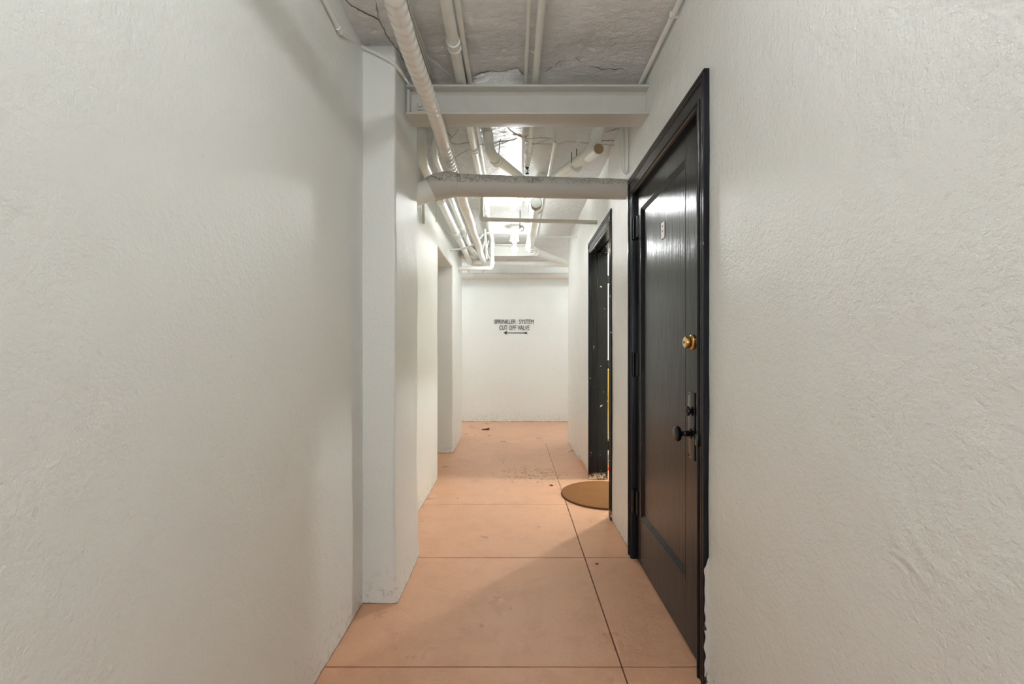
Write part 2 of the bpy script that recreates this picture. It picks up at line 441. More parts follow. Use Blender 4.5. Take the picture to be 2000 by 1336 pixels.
def ribbon(name, pts, wd, mat, parent, drop=0.0015):
    bm = bmesh.new(); prev = None; n = len(pts)
    for i, p in enumerate(pts):
        d = (Vector(pts[min(i + 1, n - 1)]) - Vector(pts[max(i - 1, 0)])); s = Vector((-d.y, d.x, 0)).normalized()
        k = 0.6 * wd * (0.35 + 0.65 * random.random()) * (0.3 if i in (0, n - 1) else 1)
        z = cz(p[0], p[1]) - drop
        a = bm.verts.new((p[0] + s.x * k, p[1] + s.y * k, z)); b = bm.verts.new((p[0] - s.x * k, p[1] - s.y * k, z)); c = bm.verts.new((p[0], p[1], z + drop * 3))
        if prev:
            bm.faces.new((prev[0], a, b, prev[1])); bm.faces.new((prev[1], b, c, prev[2])); bm.faces.new((prev[2], c, a, prev[0]))
        prev = (a, b, c)
    return finish(bm, name, mat, parent, smooth=False)
def jag(p, amp=0.006, sub=4):
    out = []
    for a, b in zip(p[:-1], p[1:]):
        for k in range(sub):
            q = Vector(a).lerp(Vector(b), k / sub); out.append(q + Vector((random.uniform(-amp, amp), random.uniform(-amp, amp), 0)))
    out.append(Vector(p[-1])); return out
ribbon('crack', jag([onZ(x, y, CZ) for x, y in ((655, -20), (690, 12), (712, 22), (742, 40), (752, 62), (764, 82), (776, 97), (790, 118))], 0.004), 0.0035, M['crackmat'], ceil)
ribbon('crack', jag([onZ(x, y, CZ) for x, y in ((728, -20), (735, 12), (740, 34), (742, 44))], 0.003), 0.0016, M['crackmat'], ceil)
ribbon('crack', jag([onZ(x, y, CZ - 0.02) for x, y in ((1068, 142), (1095, 127), (1120, 120), (1150, 134), (1185, 138), (1215, 136), (1240, 148))], 0.006), 0.002, M['crackmat'], ceil)
ribbon('crack', jag([onZ(x, y, CZ - 0.02) for x, y in ((925, 150), (950, 140), (980, 141), (1010, 135), (1022, 148))], 0.006), 0.002, M['crackmat'], ceil)
for seg in (((872, 256), (884, 270)), ((1172, 276), (1206, 273)), ((1183, 257), (1210, 252)), ((1000, 262), (1030, 270)), ((930, 283), (985, 276)), ((955, 290), (1010, 270))):
    ribbon('crack', jag([onZ(x, y, CZ) for x, y in seg], 0.01, 6), 0.004, M['crackmat'], ceil)

# ------------------------------------------------------------ steel beams
def beam(name, x0, x1, yc, zb, label, wd=0.14, h=0.15):
    bm = bmesh.new(); t_ = 0.011
    add_box(bm, (x0, yc - wd / 2, zb), (x1, yc + wd / 2, zb + t_), 0.003, 2)
    add_box(bm, (x0, yc - wd / 2, zb + h - t_), (x1, yc + wd / 2, zb + h), 0.003, 2)
    o = finish(bm, name, M['steel'], ang=30); tag(o, label, 'beam')
    box('web', (x0, yc - 0.005, zb + t_ * 0.7), (x1, yc + 0.005, zb + h - t_ * 0.7), M['steel'], o, 0)
    for s in (-1, 1):                       # fillets where web meets flanges
        for zz, u in ((zb + t_, 1), (zb + h - t_, -1)):
            bm = bmesh.new(); vs = []
            for X_ in (x0, x1):
                vs.append([bm.verts.new((X_, yc + s * 0.005, zz + u * 0.014)), bm.verts.new((X_, yc + s * 0.011, zz + u * 0.005)), bm.verts.new((X_, yc + s * 0.024, zz - u * 0.001)), bm.verts.new((X_, yc, zz - u * 0.001))])
            for k in range(4): bm.faces.new((vs[0][k], vs[0][(k + 1) % 4], vs[1][(k + 1) % 4], vs[1][k]))
            finish(bm, 'fillet', M['steel'], o)
    return o
b1 = beam('steel_beam', -0.545, 0.70, 2.38, 2.395, 'near grey-white steel beam spanning the passage above the black door')
pl = box('end_plate', (-0.545, 2.366, 2.412), (-0.40, 2.376, 2.525), M['steel'], b1, 0.002)
box('clip_angle', (-0.545, 2.325, 2.412), (-0.531, 2.366, 2.53), M['steel'], b1, 0.002)
bn = box('square_nut', (-0.498, 2.354, 2.44), (-0.466, 2.368, 2.476), M['steel'], b1, 0.004, 2)
turned('bolt', [(0.011, 0), (0.011, 0.016), (0.008, 0.02), (0, 0.021)], (-0.482, 2.358, 2.458), (0, -1, 0), M['steel'], b1)
b2 = beam('steel_beam', -0.70, 0.268, 5.90, 2.395, 'far grey-white steel beam at the passage end behind the second bulb')

# ------------------------------------------------------------ doors
def sweep_casing(name, y0, y1, zt, zb, prof, mat, parent, side_scale=0.66, X0=0.0):
    """prof: (inset from outer edge, x). Runs up the near side, across the head, down the far side, mitred"""
    bm = bmesh.new(); secs = []
    for (yy, zz, sy, sz) in ((y0, zb, 1, 0), (y0, zt, 1, -1), (y1, zt, -1, -1), (y1, zb, -1, 0)):
        secs.append([bm.verts.new((x, yy + sy * d * side_scale, zz + sz * d)) for d, x in prof])
    for a, b in zip(secs[:-1], secs[1:]):
        for k in range(len(prof)):
            k2 = (k + 1) % len(prof)
            bm.faces.new((a[k], a[k2], b[k2], b[k]))
    bm.faces.new(secs[0]); bm.faces.new(secs[-1][::-1])
    return finish(bm, name, mat, parent, ang=25)
def frame_loop(name, y0, y1, z0, z1, prof, mat, parent):
    bm = bmesh.new(); secs = []
    for (yy, zz, sy, sz) in ((y0, z0, 1, 1), (y0, z1, 1, -1), (y1, z1, -1, -1), (y1, z0, -1, 1)):
        secs.append([bm.verts.new((x, yy + sy * d, zz + sz * d)) for d, x in prof])
    for i in range(4):
        a, b = secs[i], secs[(i + 1) % 4]
        for k in range(len(prof)): bm.faces.new((a[k], a[(k + 1) % len(prof)], b[(k + 1) % len(prof)], b[k]))
    return finish(bm, name, mat, parent, ang=25)

def casing_prof(xw, d=0.022):
    xf = xw - d
    return [(0, xw + 0.01), (0, xf + 0.003), (0.003, xf), (0.014, xf), (0.017, xf + 0.004), (0.021, xf + 0.004), (0.024, xf - 0.001), (0.030, xf - 0.001), (0.034, xf + 0.005),
            (0.078, xf + 0.006), (0.082, xf + 0.001), (0.090, xf), (0.093, xf + 0.006), (0.097, xf + 0.007), (0.1, xf + 0.003), (0.106, xf + 0.004), (0.11, xf + 0.012), (0.11, xw + 0.01)]
d1 = empty('door_1', (0.69, 2.14, 0)); tag(d1, kind='structure')
sweep_casing('door_casing', 1.606, 2.675, 2.192, 0.0, casing_prof(0.692), M['black'], d1)
bm = bmesh.new()                                   # jamb lining
add_box(bm, (0.685, 1.655, 0), (0.80, 1.681, 2.09), 0.002); add_box(bm, (0.685, 2.606, 0), (0.80, 2.635, 2.09), 0.002); add_box(bm, (0.685, 1.655, 2.086), (0.80, 2.635, 2.12), 0.002)
finish(bm, 'door_jamb', M['black'], d1)
# leaf
LY0, LY1, LZ0, LZ1, LX = 1.684, 2.603, 0.010, 2.083, 0.700
py0, py1, pz0, pz1 = 1.852, 2.512, 0.262, 1.985
leaf = box('door_leaf', (LX, LY0, LZ0), (LX + 0.036, py0, LZ1), M['black'], d1, 0.002)
leaf['label'] = 'black painted single-panel door leaf'
def sub(name, lo, hi, mat=M['black'], bev=0.001, par=leaf):
    o = box(name, lo, hi, mat, None, bev); o.parent = par
    o.matrix_parent_inverse = (par.matrix_world if False else Matrix.Identity(4)); return o
# children of leaf must follow leaf's own offset from the door empty: leaf world = identity because of its parent inverse
sub('stile', (LX, py1, LZ0), (LX + 0.036, LY1, LZ1))
sub('rail', (LX + 0.0008, py0 + 0.001, LZ0), (LX + 0.036, py1 - 0.001, pz0))
sub('rail', (LX + 0.0008, py0 + 0.001, pz1), (LX + 0.036, py1 - 0.001, LZ1))
sub('panel', (LX + 0.014, py0 - 0.004, pz0 - 0.004), (LX + 0.022, py1 + 0.004, pz1 + 0.004))
frame_loop('panel_moulding', py0, py1, pz0, pz1, [(0, LX + 0.018), (0, LX - 0.0004), (0.004, LX - 0.0012), (0.009, LX - 0.0004), (0.012, LX + 0.002), (0.026, LX + 0.010), (0.030, LX + 0.0145), (0.030, LX + 0.018)], M['black'], None).parent = leaf
# label plate on the panel
lp = sub('label_plate', (LX + 0.0105, 2.148, 1.727), (LX + 0.014, 2.192, 1.805), M['plate'], 0.0008); lp['label'] = 'small white plate with two dark holes'
for z in (1.787, 1.763):
    o = turned('hole', [(0.0045, 0), (0.0045, 0.0012), (0.0001, 0.0013)], (LX + 0.0107, 2.17, z), (-1, 0, 0), M['blackmetal']); o.parent = leaf
# hinges
for z0, z1 in ((1.828, 1.950), (1.048, 1.178), (0.270, 0.400)):
    bm = bmesh.new()
    lathe(bm, [(0.0, -0.010), (0.008, -0.007), (0.006, -0.003), (0.011, 0), (0.011, (z1 - z0) * 0.325), (0.0085, (z1 - z0) * 0.33), (0.0085, (z1 - z0) * 0.34), (0.011, (z1 - z0) * 0.345), (0.011, (z1 - z0) * 0.655), (0.0085, (z1 - z0) * 0.66), (0.0085, (z1 - z0) * 0.67), (0.011, (z1 - z0) * 0.675), (0.011, z1 - z0), (0.0045, z1 - z0 + 0.002), (0.006, z1 - z0 + 0.006), (0, z1 - z0 + 0.008)], (0.686, 2.606, z0), (0, 0, 1), 12)
    add_box(bm, (0.692, 2.545, z0), (0.701, 2.606, z1), 0.001); add_box(bm, (0.681, 2.606, z0), (0.687, 2.622, z1), 0.001)
    h = finish(bm, 'hinge', M['blackmetal'], d1)
# deadbolt
cy, czv = 1.783, 1.227
db = turned('deadbolt', [(0.031, 0.0), (0.031, 0.004), (0.029, 0.007), (0.0245, 0.010), (0.022, 0.026), (0.021, 0.029), (0.017, 0.030)], (LX, cy, czv), (-1, 0, 0), M['brass'], d1); db['label'] = 'round brass deadbolt cylinder'
fc = turned('keyhole_face', [(0.0175, 0.0), (0.0175, 0.002), (0.016, 0.003), (0.001, 0.0032)], (LX - 0.029, cy, czv), (-1, 0, 0), M['brass_face']); fc.parent = db
kh = turned('keyhole', [(0.006, 0), (0.006, 0.0012), (0.001, 0.0013)], (LX - 0.032, cy, czv), (-1, 0, 0), M['blackmetal']); kh.parent = db
# lock plate, thumb turn, knob
lk = box('lock_plate', (LX - 0.004, 1.752, 0.768), (LX + 0.001, 1.822, 1.032), M['blackmetal'], d1, 0.0022, 2)
for y in (1.760, 1.814):
    for z in (0.778, 1.022):
        o = turned('screw', [(0.0035, 0), (0.003, 0.0015), (0.0005, 0.002)], (LX - 0.004, y, z), (-1, 0, 0), M['blackmetal'], None, 10); o.parent = lk
o = turned('thumb_turn', [(0.009, 0), (0.009, 0.004), (0.017, 0.007), (0.0195, 0.012), (0.018, 0.018), (0.012, 0.022), (0.0005, 0.0235)], (LX - 0.004, 1.787, 0.957), (-1, 0, 0), M['blackmetal']); o.parent = lk
kn = turned('door_knob', [(0.019, 0), (0.019, 0.004), (0.012, 0.007), (0.0105, 0.018), (0.012, 0.022), (0.0095, 0.026), (0.0095, 0.034), (0.014, 0.038), (0.027, 0.044), (0.031, 0.052), (0.0305, 0.058), (0.026, 0.063), (0.016, 0.0655), (0.0005, 0.066)], (LX - 0.004, 1.790, 0.868), (-1, 0, 0), M['blackmetal'], d1)
box('dark_block', (0.668, 1.655, 0.845), (0.690, 1.680, 0.888), M['blackmetal'], d1, 0.003, 2)  # small black block on the casing beside the knob
# ragged white paint left on the casing's near edge
bm = bmesh.new(); prev = None
for k in range(40):
    z = 0.004 + 0.468 * k / 39
    a = 0.6915; b = 0.6745 - 0.006 * noise.noise(Vector((z * 30, 1, 2))) - (0.0 if k < 36 else -0.004 * (k - 35))
    a2 = [bm.verts.new(p) for p in ((a, 1.6062, z), (a, 1.6035, z), (b, 1.6035, z), (b, 1.6062, z))]
    if prev:
        for q in range(4): bm.faces.new((prev[q], prev[(q + 1) % 4], a2[(q + 1) % 4], a2[q]))
    else: bm.faces.new(a2)
    prev = a2
bm.faces.new(prev); pk = finish(bm, 'peeling_paint', M['peel'], d1); pk['label'] = 'ragged white overpaint on the casing edge'

# second door frame, its leaf swung away into the room
d2 = empty('door_2', (0.70, 3.72, 0)); tag(d2, kind='structure')
def skew(o):   # frame follows the slight skew of the wall
    for v in o.data.vertices: v.co.x += (v.co.y - 3.19) * 0.016
c2 = sweep_casing('door_casing', 3.185, 4.255, 2.185, 0.0, [(p[0], p[1]) for p in casing_prof(0.692, 0.014)], M['black_chip'], d2); skew(c2)
bm = bmesh.new()
add_box(bm, (0.695, 3.232, 0), (0.885, 3.250, 2.09), 0.002); add_box(bm, (0.690, 4.185, 0.004), (0.775, 4.215, 2.09), 0.002); add_box(bm, (0.768, 4.180, 0.004), (0.866, 4.214, 2.09), 0.002)
add_box(bm, (0.692, 3.232, 2.086), (0.866, 4.212, 2.12), 0.002); add_box(bm, (0.775, 3.25, 2.07), (0.866, 4.18, 2.088), 0.002)
finish(bm, 'door_jamb', M['black_chip'], d2)
for z0, z1 in ((1.803, 1.875), (1.02, 1.10)):
    bm = bmesh.new(); add_box(bm, (0.862, 4.172, z0), (0.880, 4.180, z1), 0.001)
    lathe(bm, [(0.0, -0.012), (0.006, -0.008), (0.008, 0), (0.008, (z1 - z0)), (0.006, z1 - z0 + 0.008), (0, z1 - z0 + 0.012)], (0.882, 4.174, z0), (0, 0, 1), 10)
    add_box(bm, (0.884, 4.172, z0 + 0.01), (0.91, 4.178, z1 - 0.01), 0.001)
    finish(bm, 'hinge', M['blackmetal'], d2)

# ------------------------------------------------------------ lettering painted on the end wall
def text_mesh(body, px0, px1, pyt, pyb, name):
    c = bpy.data.curves.new(name, 'FONT'); c.body = body; c.size = 1; c.extrude = 0.02; c.offset = 0.0; c.resolution_u = 3
    c.space_word = 1.3
    o = bpy.data.objects.new('tmp', c); COL.objects.link(o)
    dg = bpy.context.evaluated_depsgraph_get(); dg.update()
    me = bpy.data.meshes.new_from_object(o.evaluated_get(dg)); bpy.data.objects.remove(o)
    xs = [v.co.x for v in me.vertices]; ys = [v.co.y for v in me.vertices]
    a, b = onY(px0, pyt, 7.51), onY(px1, pyb, 7.51)
    for v in me.vertices:
        fx = (v.co.x - min(xs)) / (max(xs) - min(xs)); fy = (v.co.y - min(ys)) / (max(ys) - min(ys))
        x = a.x + (b.x - a.x) * fx; z = b.z + (a.z - b.z) * fy
        z += 0.004 * noise.noise(Vector((x * 9, 0, 0))); v.co = Vector((x, 7.515 if v.co.z > 0 else 7.535, z))
    return link(name, me, M['lettering'], we)
text_mesh('SPRINKLER  SYSTEM', 965.5, 1042.5, 624, 632.5, 'lettering_line')
text_mesh('CUT OFF VALVE', 975, 1034, 635.5, 644.5, 'lettering_line')
bm = bmesh.new()
def poly(pts, yy=7.5152):
    f = [bm.verts.new(onY(x, y, 7.51) * 1.0) for x, y in pts]
    for v in f: v.co.y = yy
    b_ = [bm.verts.new((v.co.x, yy + 0.03, v.co.z)) for v in f]
    bm.faces.new(f); n = len(f)
    for k in range(n): bm.faces.new((f[k], f[(k + 1) % n], b_[(k + 1) % n], b_[k]))
poly([(983, 650), (991, 646), (989.2, 649.6), (1023, 649.6), (1030.5, 647.6), (1028, 650.2), (1031, 652.6), (1023, 651.2), (989.2, 650.9), (991, 654)])
arw = finish(bm, 'painted_arrow', M['lettering'], we, smooth=False)

# ------------------------------------------------------------ doormat
bm = bmesh.new(); R, cx, cy = 0.357, 0.752, 3.742; prof = []
arc = [(cx + R * math.cos(a), cy + R * math.sin(a)) for a in [2 * math.pi * k / 96 for k in range(96)]]
for (s, z) in ((1, 0.001), (1, 0.011), (0.992, 0.014), (0.972, 0.015)):
    prof.append([bm.verts.new((cx + (x - cx) * s, cy + (y - cy) * s, z)) for x, y in arc])
for a, b in zip(prof[:-1], prof[1:]):
    n = len(a)
    for k in range(n): bm.faces.new((a[k], a[(k + 1) % n], b[(k + 1) % n], b[k]))
bm.faces.new(prof[-1]); bm.faces.new(prof[0])
mat_o = finish(bm, 'doormat', M['mat'], ang=30); tag(mat_o, 'round brown coir doormat lying in the opening of the second black doorway', 'doormat')
tube('rim', [Vector((cx + (R - 0.004) * math.cos(a), cy + (R - 0.004) * math.sin(a), 0.009)) for a in [2 * math.pi * k / 96 for k in range(97)]], 0.006, M['mat_edge'], mat_o, 8)

# dry leaf near the end wall
lf = onZ(948, 839.5, 0.0); bm = bmesh.new(); vs = []
for k in range(9):
    u = k / 8; wv = 0.026 * math.sin(math.pi * min(1, u ** 0.8)) + 0.002
    x = lf.x - 0.055 + 0.115 * u
    vs.append([bm.verts.new((x, lf.y - wv, 0.004 + 0.010 * u)), bm.verts.new((x, lf.y + 0.01 * u, 0.010 + 0.022 * u)), bm.verts.new((x, lf.y + wv + 0.01, 0.003 + 0.008 * math.sin(u * 7))), bm.verts.new((x, lf.y, 0.002))])
for a, b in zip(vs[:-1], vs[1:]):
    for k in range(4): bm.faces.new((a[k], a[(k + 1) % 4], b[(k + 1) % 4], b[k]))
bm.faces.new(vs[0]); bm.faces.new(vs[-1][::-1])
tag(finish(bm, 'dry_leaf', M['leaf']), 'small curled dark red-brown scrap on the floor near the end wall', 'leaf')
for (px, py, s, lab) in ((1166, 1102, 0.006, 'dark crumb on the floor before the black panelled door'), (1077, 949, 0.012, 'dark crumb on the scuffed floor left of the doormat')):
    c = onZ(px, py, 0.0); bm = bmesh.new(); bmesh.ops.create_icosphere(bm, subdivisions=1, radius=s)
    for v in bm.verts: v.co = Vector((v.co.x * 1.5 + c.x, v.co.y + c.y, v.co.z * 0.5 + s * 0.5)) * 1.0 + Vector((random.uniform(-1, 1), random.uniform(-1, 1), 0)) * s * 0.3
    tag(finish(bm, 'crumb', M['leaf'], smooth=False), lab, 'debris')

# ------------------------------------------------------------ big insulated pipe across the passage
def lumpy(s, a, p): return 1 + 0.035 * noise.noise(p * 9) + 0.02 * noise.noise(p * 28) + (0.03 * noise.noise(Vector((p.x * 40, a * 2, 1))) if math.cos(a) > 0.2 else 0)
L0, R0 = Vector((-0.40, 2.76, 2.195)), Vector((0.72, 2.80, 2.182))
path = [L0.lerp(R0, k / 90) for k in range(91)]
bp = tube('insulated_pipe', path, [0.066 - 0.006 * k / 90 for k in range(91)], M['insul'], None, 40, lumpy)
tag(bp, 'thick insulated pipe with cracked paint crossing below the steel beam', 'pipe')
el = round_path([(-0.36, 2.758, 2.196), (-0.455, 2.757, 2.196), (-0.53, 2.75, 2.165), (-0.575, 2.75, 2.145)], 0.05, 8)
tube('elbow', smooth_path([(-0.355, 2.758, 2.196), (-0.41, 2.757, 2.194), (-0.465, 2.755, 2.180), (-0.50, 2.752, 2.163)], 7), [0.071, 0.0715] + [0.074 + 0.004 * math.sin(k / 20 * 3.1) for k in range(20)], M['insul'], bp, 36, lumpy)
tube('pipe_end', smooth_path([(-0.45, 2.757, 2.186), (-0.53, 2.75, 2.150), (-0.60, 2.745, 2.13), (-0.70, 2.742, 2.085)], 7), 0.066, M['pipe'], bp, 32, lumpy)
collar('band', (-0.352, 2.758, 2.196), (1, 0.03, 0), 0.0725, 0.03, M['insul'], bp, 0.02)

# ------------------------------------------------------------ spiral-wrapped duct running down the passage
def spiral(s, a, p):
    y = p.y
    if y < 2.18: amp, pit = 0.17, 0.044
    elif y < 2.56: amp, pit = 0.012, 0.058
    elif y < 3.02: amp, pit = 0.24, 0.045
    elif 3.3 < y < 4.0: amp, pit = 0.2, 0.035
    elif y < 5.2: amp, pit = 0.03, 0.03
    else: amp, pit = 0, 0.05
    ph = (y / pit + a / (2 * math.pi)) % 1.0
    return 1 + amp * (math.sqrt(max(0, math.sin(math.pi * ph))) - 0.6) + 0.02 * noise.noise(p * 16)
path = [Vector((-0.388 + 0.004 * math.sin(k * 0.05), -2.6 + 8.75 * k / 1200, 2.338 + 0.004 * math.sin(k * 0.02))) for k in range(1201)]
dk = tube('wrapped_duct', path, 0.0345, M['duct'], None, 22, spiral, ang=60)
tag(dk, 'fat white spiral-wrapped pipe hung under both steel beams', 'pipe')

# ------------------------------------------------------------ straight ceiling pipes
ALL = []
def pipe(name, pts, r, label, cat='pipe', bend=0.05, mat='pipe', group=None, seg=14):
    o = tube(name, round_path(pts, bend), r, M[mat], None, seg); tag(o, label, cat, group); ALL.append(o); return o
p1 = pipe('ceiling_pipe', [(-0.272, -2.6, 2.588), (-0.270, 5.75, 2.585), (-0.268, 5.76, 2.222), (-0.73, 5.76, 2.222)], 0.026, 'white pipe left of the bulbs that drops down at the far beam and turns left', bend=0.06)
for y in (2.07, 3.15, 4.55): collar('coupling', (-0.271, y, 2.587), (0, 1, 0), 0.0285, 0.05, M['pipe'], p1)
collar('coupling', (-0.268, 5.76, 2.51), (0, 0, 1), 0.029, 0.06, M['pipe'], p1); collar('coupling', (-0.268, 5.76, 2.29), (0, 0, 1), 0.029, 0.03, M['pipe'], p1); collar('coupling', (-0.335, 5.76, 2.222), (1, 0, 0), 0.029, 0.03, M['pipe'], p1)
p1b = pipe('thin_ceiling_pipe', [(-0.232, -2.6, 2.60), (-0.222, 1.2, 2.598), (-0.228, 2.0, 2.60), (-0.232, 4.4, 2.60)], 0.0125, 'thin white pipe strapped beside the left ceiling pipe')
p3 = pipe('sprinkler_pipe', [(0.113, -2.6, 2.59), (0.113, 3.29, 2.59), (0.100, 3.34, 2.545)], 0.0165, 'white sprinkler pipe along the ceiling middle ending at a sprinkler head', bend=0.03)
collar('coupling', (0.110, 3.22, 2.59), (0, 1, 0), 0.02, 0.04, M['pipe'], p3)
bm = bmesh.new(); c0 = Vector((0.100, 3.345, 2.548))
lathe(bm, [(0.012, 0), (0.014, 0.006), (0.014, 0.014), (0.008, 0.018), (0.008, 0.024), (0.003, 0.028), (0.003, 0.05), (0.006, 0.055), (0.014, 0.057), (0.014, 0.060), (0.001, 0.061)], c0, (0, 0, -1), 12)
add_tube(bm, smooth_path([c0 + Vector((0.007, 0, -0.016)), c0 + Vector((0.013, 0, -0.034)), c0 + Vector((0.004, 0, -0.054))], 4), 0.0016, 6)
add_tube(bm, smooth_path([c0 + Vector((-0.007, 0, -0.016)), c0 + Vector((-0.013, 0, -0.034)), c0 + Vector((-0.004, 0, -0.054))], 4), 0.0016, 6)
sh = finish(bm, 'sprinkler_head', M['blackmetal'], p3); sh['label'] = 'dark pendant sprinkler head'
p2 = pipe('thin_conduit', [(0.060, -2.6, 2.595), (0.063, 2.3, 2.595), (0.072, 4.4, 2.60)], 0.009, 'thin conduit running close beside the sprinkler pipe', 'conduit')
cr = pipe('corner_conduit', [(0.668, -2.6, 2.60), (0.668, 2.42, 2.598)], 0.0115, 'white conduit in the corner of ceiling and right wall above the black door', 'conduit')
for y in (0.9, 1.9): box('clip', (0.655, y, 2.588), (0.69, y + 0.014, 2.613), M['pipe'], cr, 0.002)
# wall conduit that climbs over the pillar
cp = [onX(560, -130, -0.700), onX(633, 0, -0.700), onX(664, 62, -0.700), onY(700, 88, 2.138), onY(735, 104, 2.138), onY(768, 122, 2.138), Vector((-0.545, 2.19, 2.537)), Vector((-0.545, 2.40, 2.588))]
wc = tube('wall_conduit', round_path(cp, 0.025), 0.0085, M['pipe'], None, 12); tag(wc, 'bent white conduit on the left wall climbing across the pillar top', 'conduit')
collar('coupling', onX(662, 58, -0.700), (0, 1, 0.02), 0.0095, 0.03, M['pipe'], wc)

# cable bundle next to the duct
for k, (dx, dz, ph, r_) in enumerate(((0, 0, 0, 0.0085), (0.016, 0.006, 1, 0.005), (0.006, -0.010, 2.2, 0.0045), (0.026, 0.001, 3.1, 0.0035), (-0.010, 0.004, 4.0, 0.004))):
    pts = [Vector((-0.452 + dx + 0.006 * math.sin(y * 3.1 + ph) + 0.004 * (ph if 2 < y < 2.5 else 0), y, 2.590 + dz + 0.005 * math.sin(y * 5 + ph))) for y in [-2.6 + 0.18 * j for j in range(46)]]
    tag(tube('cable', smooth_path(pts, 2), r_, M['wire'], None, 8), ('thickest cable of the bundle right of the wrapped pipe', 'second thickest cable of the bundle, right beside the thickest one', 'thin cable hanging lowest in the bundle right of the wrapped pipe', 'thinnest cable, outermost of the bundle towards the left ceiling pipe', 'thin cable innermost of the bundle, against the wrapped pipe')[k], 'cable', 'cable bundle')
def wire(pts, lab, r=0.003, mat='wire', name='wire', group=None):
    o = tube(name, smooth_path(pts, 6), r, M[mat], None, 6); tag(o, lab, 'wire', group); return o
wire([onZ(808, 84, 2.60), onZ(835, 110, 2.585), onZ(862, 132, 2.57), onZ(887, 156, 2.57)], 'loose thin wire slanting from the cable bundle to the left ceiling pipe', 0.0022)

# wires criss-crossing the rough ceiling past the near beam
wire([onZ(984, 240, 2.59), onZ(1000, 257, 2.58), onZ(1020, 268, 2.575), onZ(1042, 271, 2.575), onZ(1060, 269, 2.58), onZ(1084, 272, 2.59)], 'drooping wire on the ceiling running from the beam to the small drop fitting', 0.004)
wire([onZ(1022, 268, 2.60), onZ(1034, 279, 2.58), onZ(1052, 281, 2.58), onZ(1088, 281, 2.585), onZ(1110, 276, 2.60), onZ(1150, 280, 2.60), onZ(1200, 284, 2.60)], 'long wire crossing the ceiling behind the two diagonal pipes', 0.0035)
wire([onZ(1040, 283, 2.59), onZ(1058, 277, 2.59), onZ(1072, 272, 2.60)], 'short wire joining the two ceiling wires near the sprinkler pipe', 0.003)
wire([onZ(868, 262, 2.60), onZ(880, 278, 2.575), onZ(895, 282, 2.57), onZ(914, 279, 2.58), onZ(926, 284, 2.58)], 'wire sagging from the wrapped pipe to the left ceiling pipe', 0.004)
wire([onZ(896, 252, 2.60), onZ(887, 264, 2.57), onZ(876, 276, 2.55)], 'short slanting wire beside the wrapped pipe just past the beam', 0.003)
wire([onZ(920, 290, 2.59), onZ(904, 298, 2.58), onZ(884, 310, 2.56)], 'thin wire slanting back towards the wrapped pipe above the insulated pipe', 0.0028)
wire([onZ(936, 282, 2.59), onZ(950, 284, 2.585), onZ(972, 285, 2.59)], 'short wire at the bend of the left diagonal pipe', 0.003)

# small drop fitting
df = turned('drop_fitting', [(0.017, 0), (0.017, 0.02), (0.0125, 0.024), (0.0125, 0.075), (0.015, 0.08), (0.012, 0.10), (0.006, 0.105)], (0.262, 2.86, 2.62), (0, 0, -1), M['pipe']); tag(df, 'short stubby pipe drop from the ceiling between the diagonal pipes', 'pipe')
ll = pipe('small_conduit', [(0.262, 2.87, 2.51), (0.268, 5.08, 2.452), (0.72, 5.08, 2.452)], 0.0105, 'thin pipe running away from the ceiling drop and turning right to the wall', bend=0.04)

# ------------------------------------------------------------ drain: two diagonals into one trunk
dA = tube('drain_pipe', round_path([(-0.172, 3.02, 2.66), (-0.160, 3.02, 2.50), (0.17, 3.86, 2.565)], 0.09, 8), 0.034, M['pipe'], None, 20); tag(dA, 'left diagonal drain pipe curving down from the ceiling to the middle trunk', 'pipe')
collar('clamp', (-0.118, 3.13, 2.497), (0.33, 0.9, -0.02), 0.036, 0.045, M['pipe'], dA, 0.08)
o = tube('hanger_wire', smooth_path([onY(967, 312, 3.12), onY(974, 300, 3.10), onY(976, 280, 3.05), onY(978, 272, 3.0)], 5), 0.003, M['darkwire'], dA, 6)
dB = tube('drain_pipe', round_path([(0.56, 2.90, 2.66), (0.512, 2.97, 2.49), (0.22, 3.87, 2.565)], 0.06, 8), 0.037, M['pipe'], None, 20); tag(dB, 'right diagonal drain pipe with a tan open plug facing the passage', 'pipe')
tube('cleanout', [(0.50, 3.04, 2.485), (0.535, 2.87, 2.462)], 0.036, M['pipe'], dB, 20)
turned('plug', [(0.030, 0), (0.030, 0.004), (0.004, 0.005)], (0.536, 2.868, 2.461), (0.2, -1, -0.13), M['capdisc'], dB)
tube('plug_rim', [Vector((0.536, 2.867, 2.461)) + Vector((0.98 * math.cos(a) * 0.034, 0.2 * math.cos(a) * 0.034, math.sin(a) * 0.034)) for a in [2 * math.pi * k / 24 for k in range(25)]], 0.004, M['pipe'], dB, 8)
collar('clamp', (0.44, 3.21, 2.487), (-0.30, 0.96, 0), 0.039, 0.02, M['pipe'], dB, 0.06)
for dx in (0, 0.028):
    tube('clamp_screw', [(0.405 + dx, 3.18 - dx * 2, 2.50), (0.405 + dx, 3.18 - dx * 2, 2.575)], 0.003, M['darkwire'], dB, 6)
st = onZ(1128, 272, 2.61); bm = bmesh.new(); A = Vector(st); B = Vector((0.455, 3.10, 2.52)); 
for k in range(9):
    p, q = A.lerp(B, k / 9), A.lerp(B, (k + 0.62) / 9); add_tube(bm, [p + Vector((0.008, 0, 0.002)), q + Vector((0.008, 0, 0.002))], 0.0028, 6); add_tube(bm, [p - Vector((0.008, 0, 0)), q - Vector((0.008, 0, 0))], 0.0028, 6)
    add_tube(bm, [p + Vector((0.010, 0, 0.002)), p - Vector((0.010, 0, 0))], 0.003, 6)
add_tube(bm, [A + Vector((0.010, 0, 0.002)), B + Vector((0.010, 0, 0.002))], 0.0018, 6); add_tube(bm, [A - Vector((0.010, 0, 0)), B - Vector((0.010, 0, 0))], 0.0018, 6)
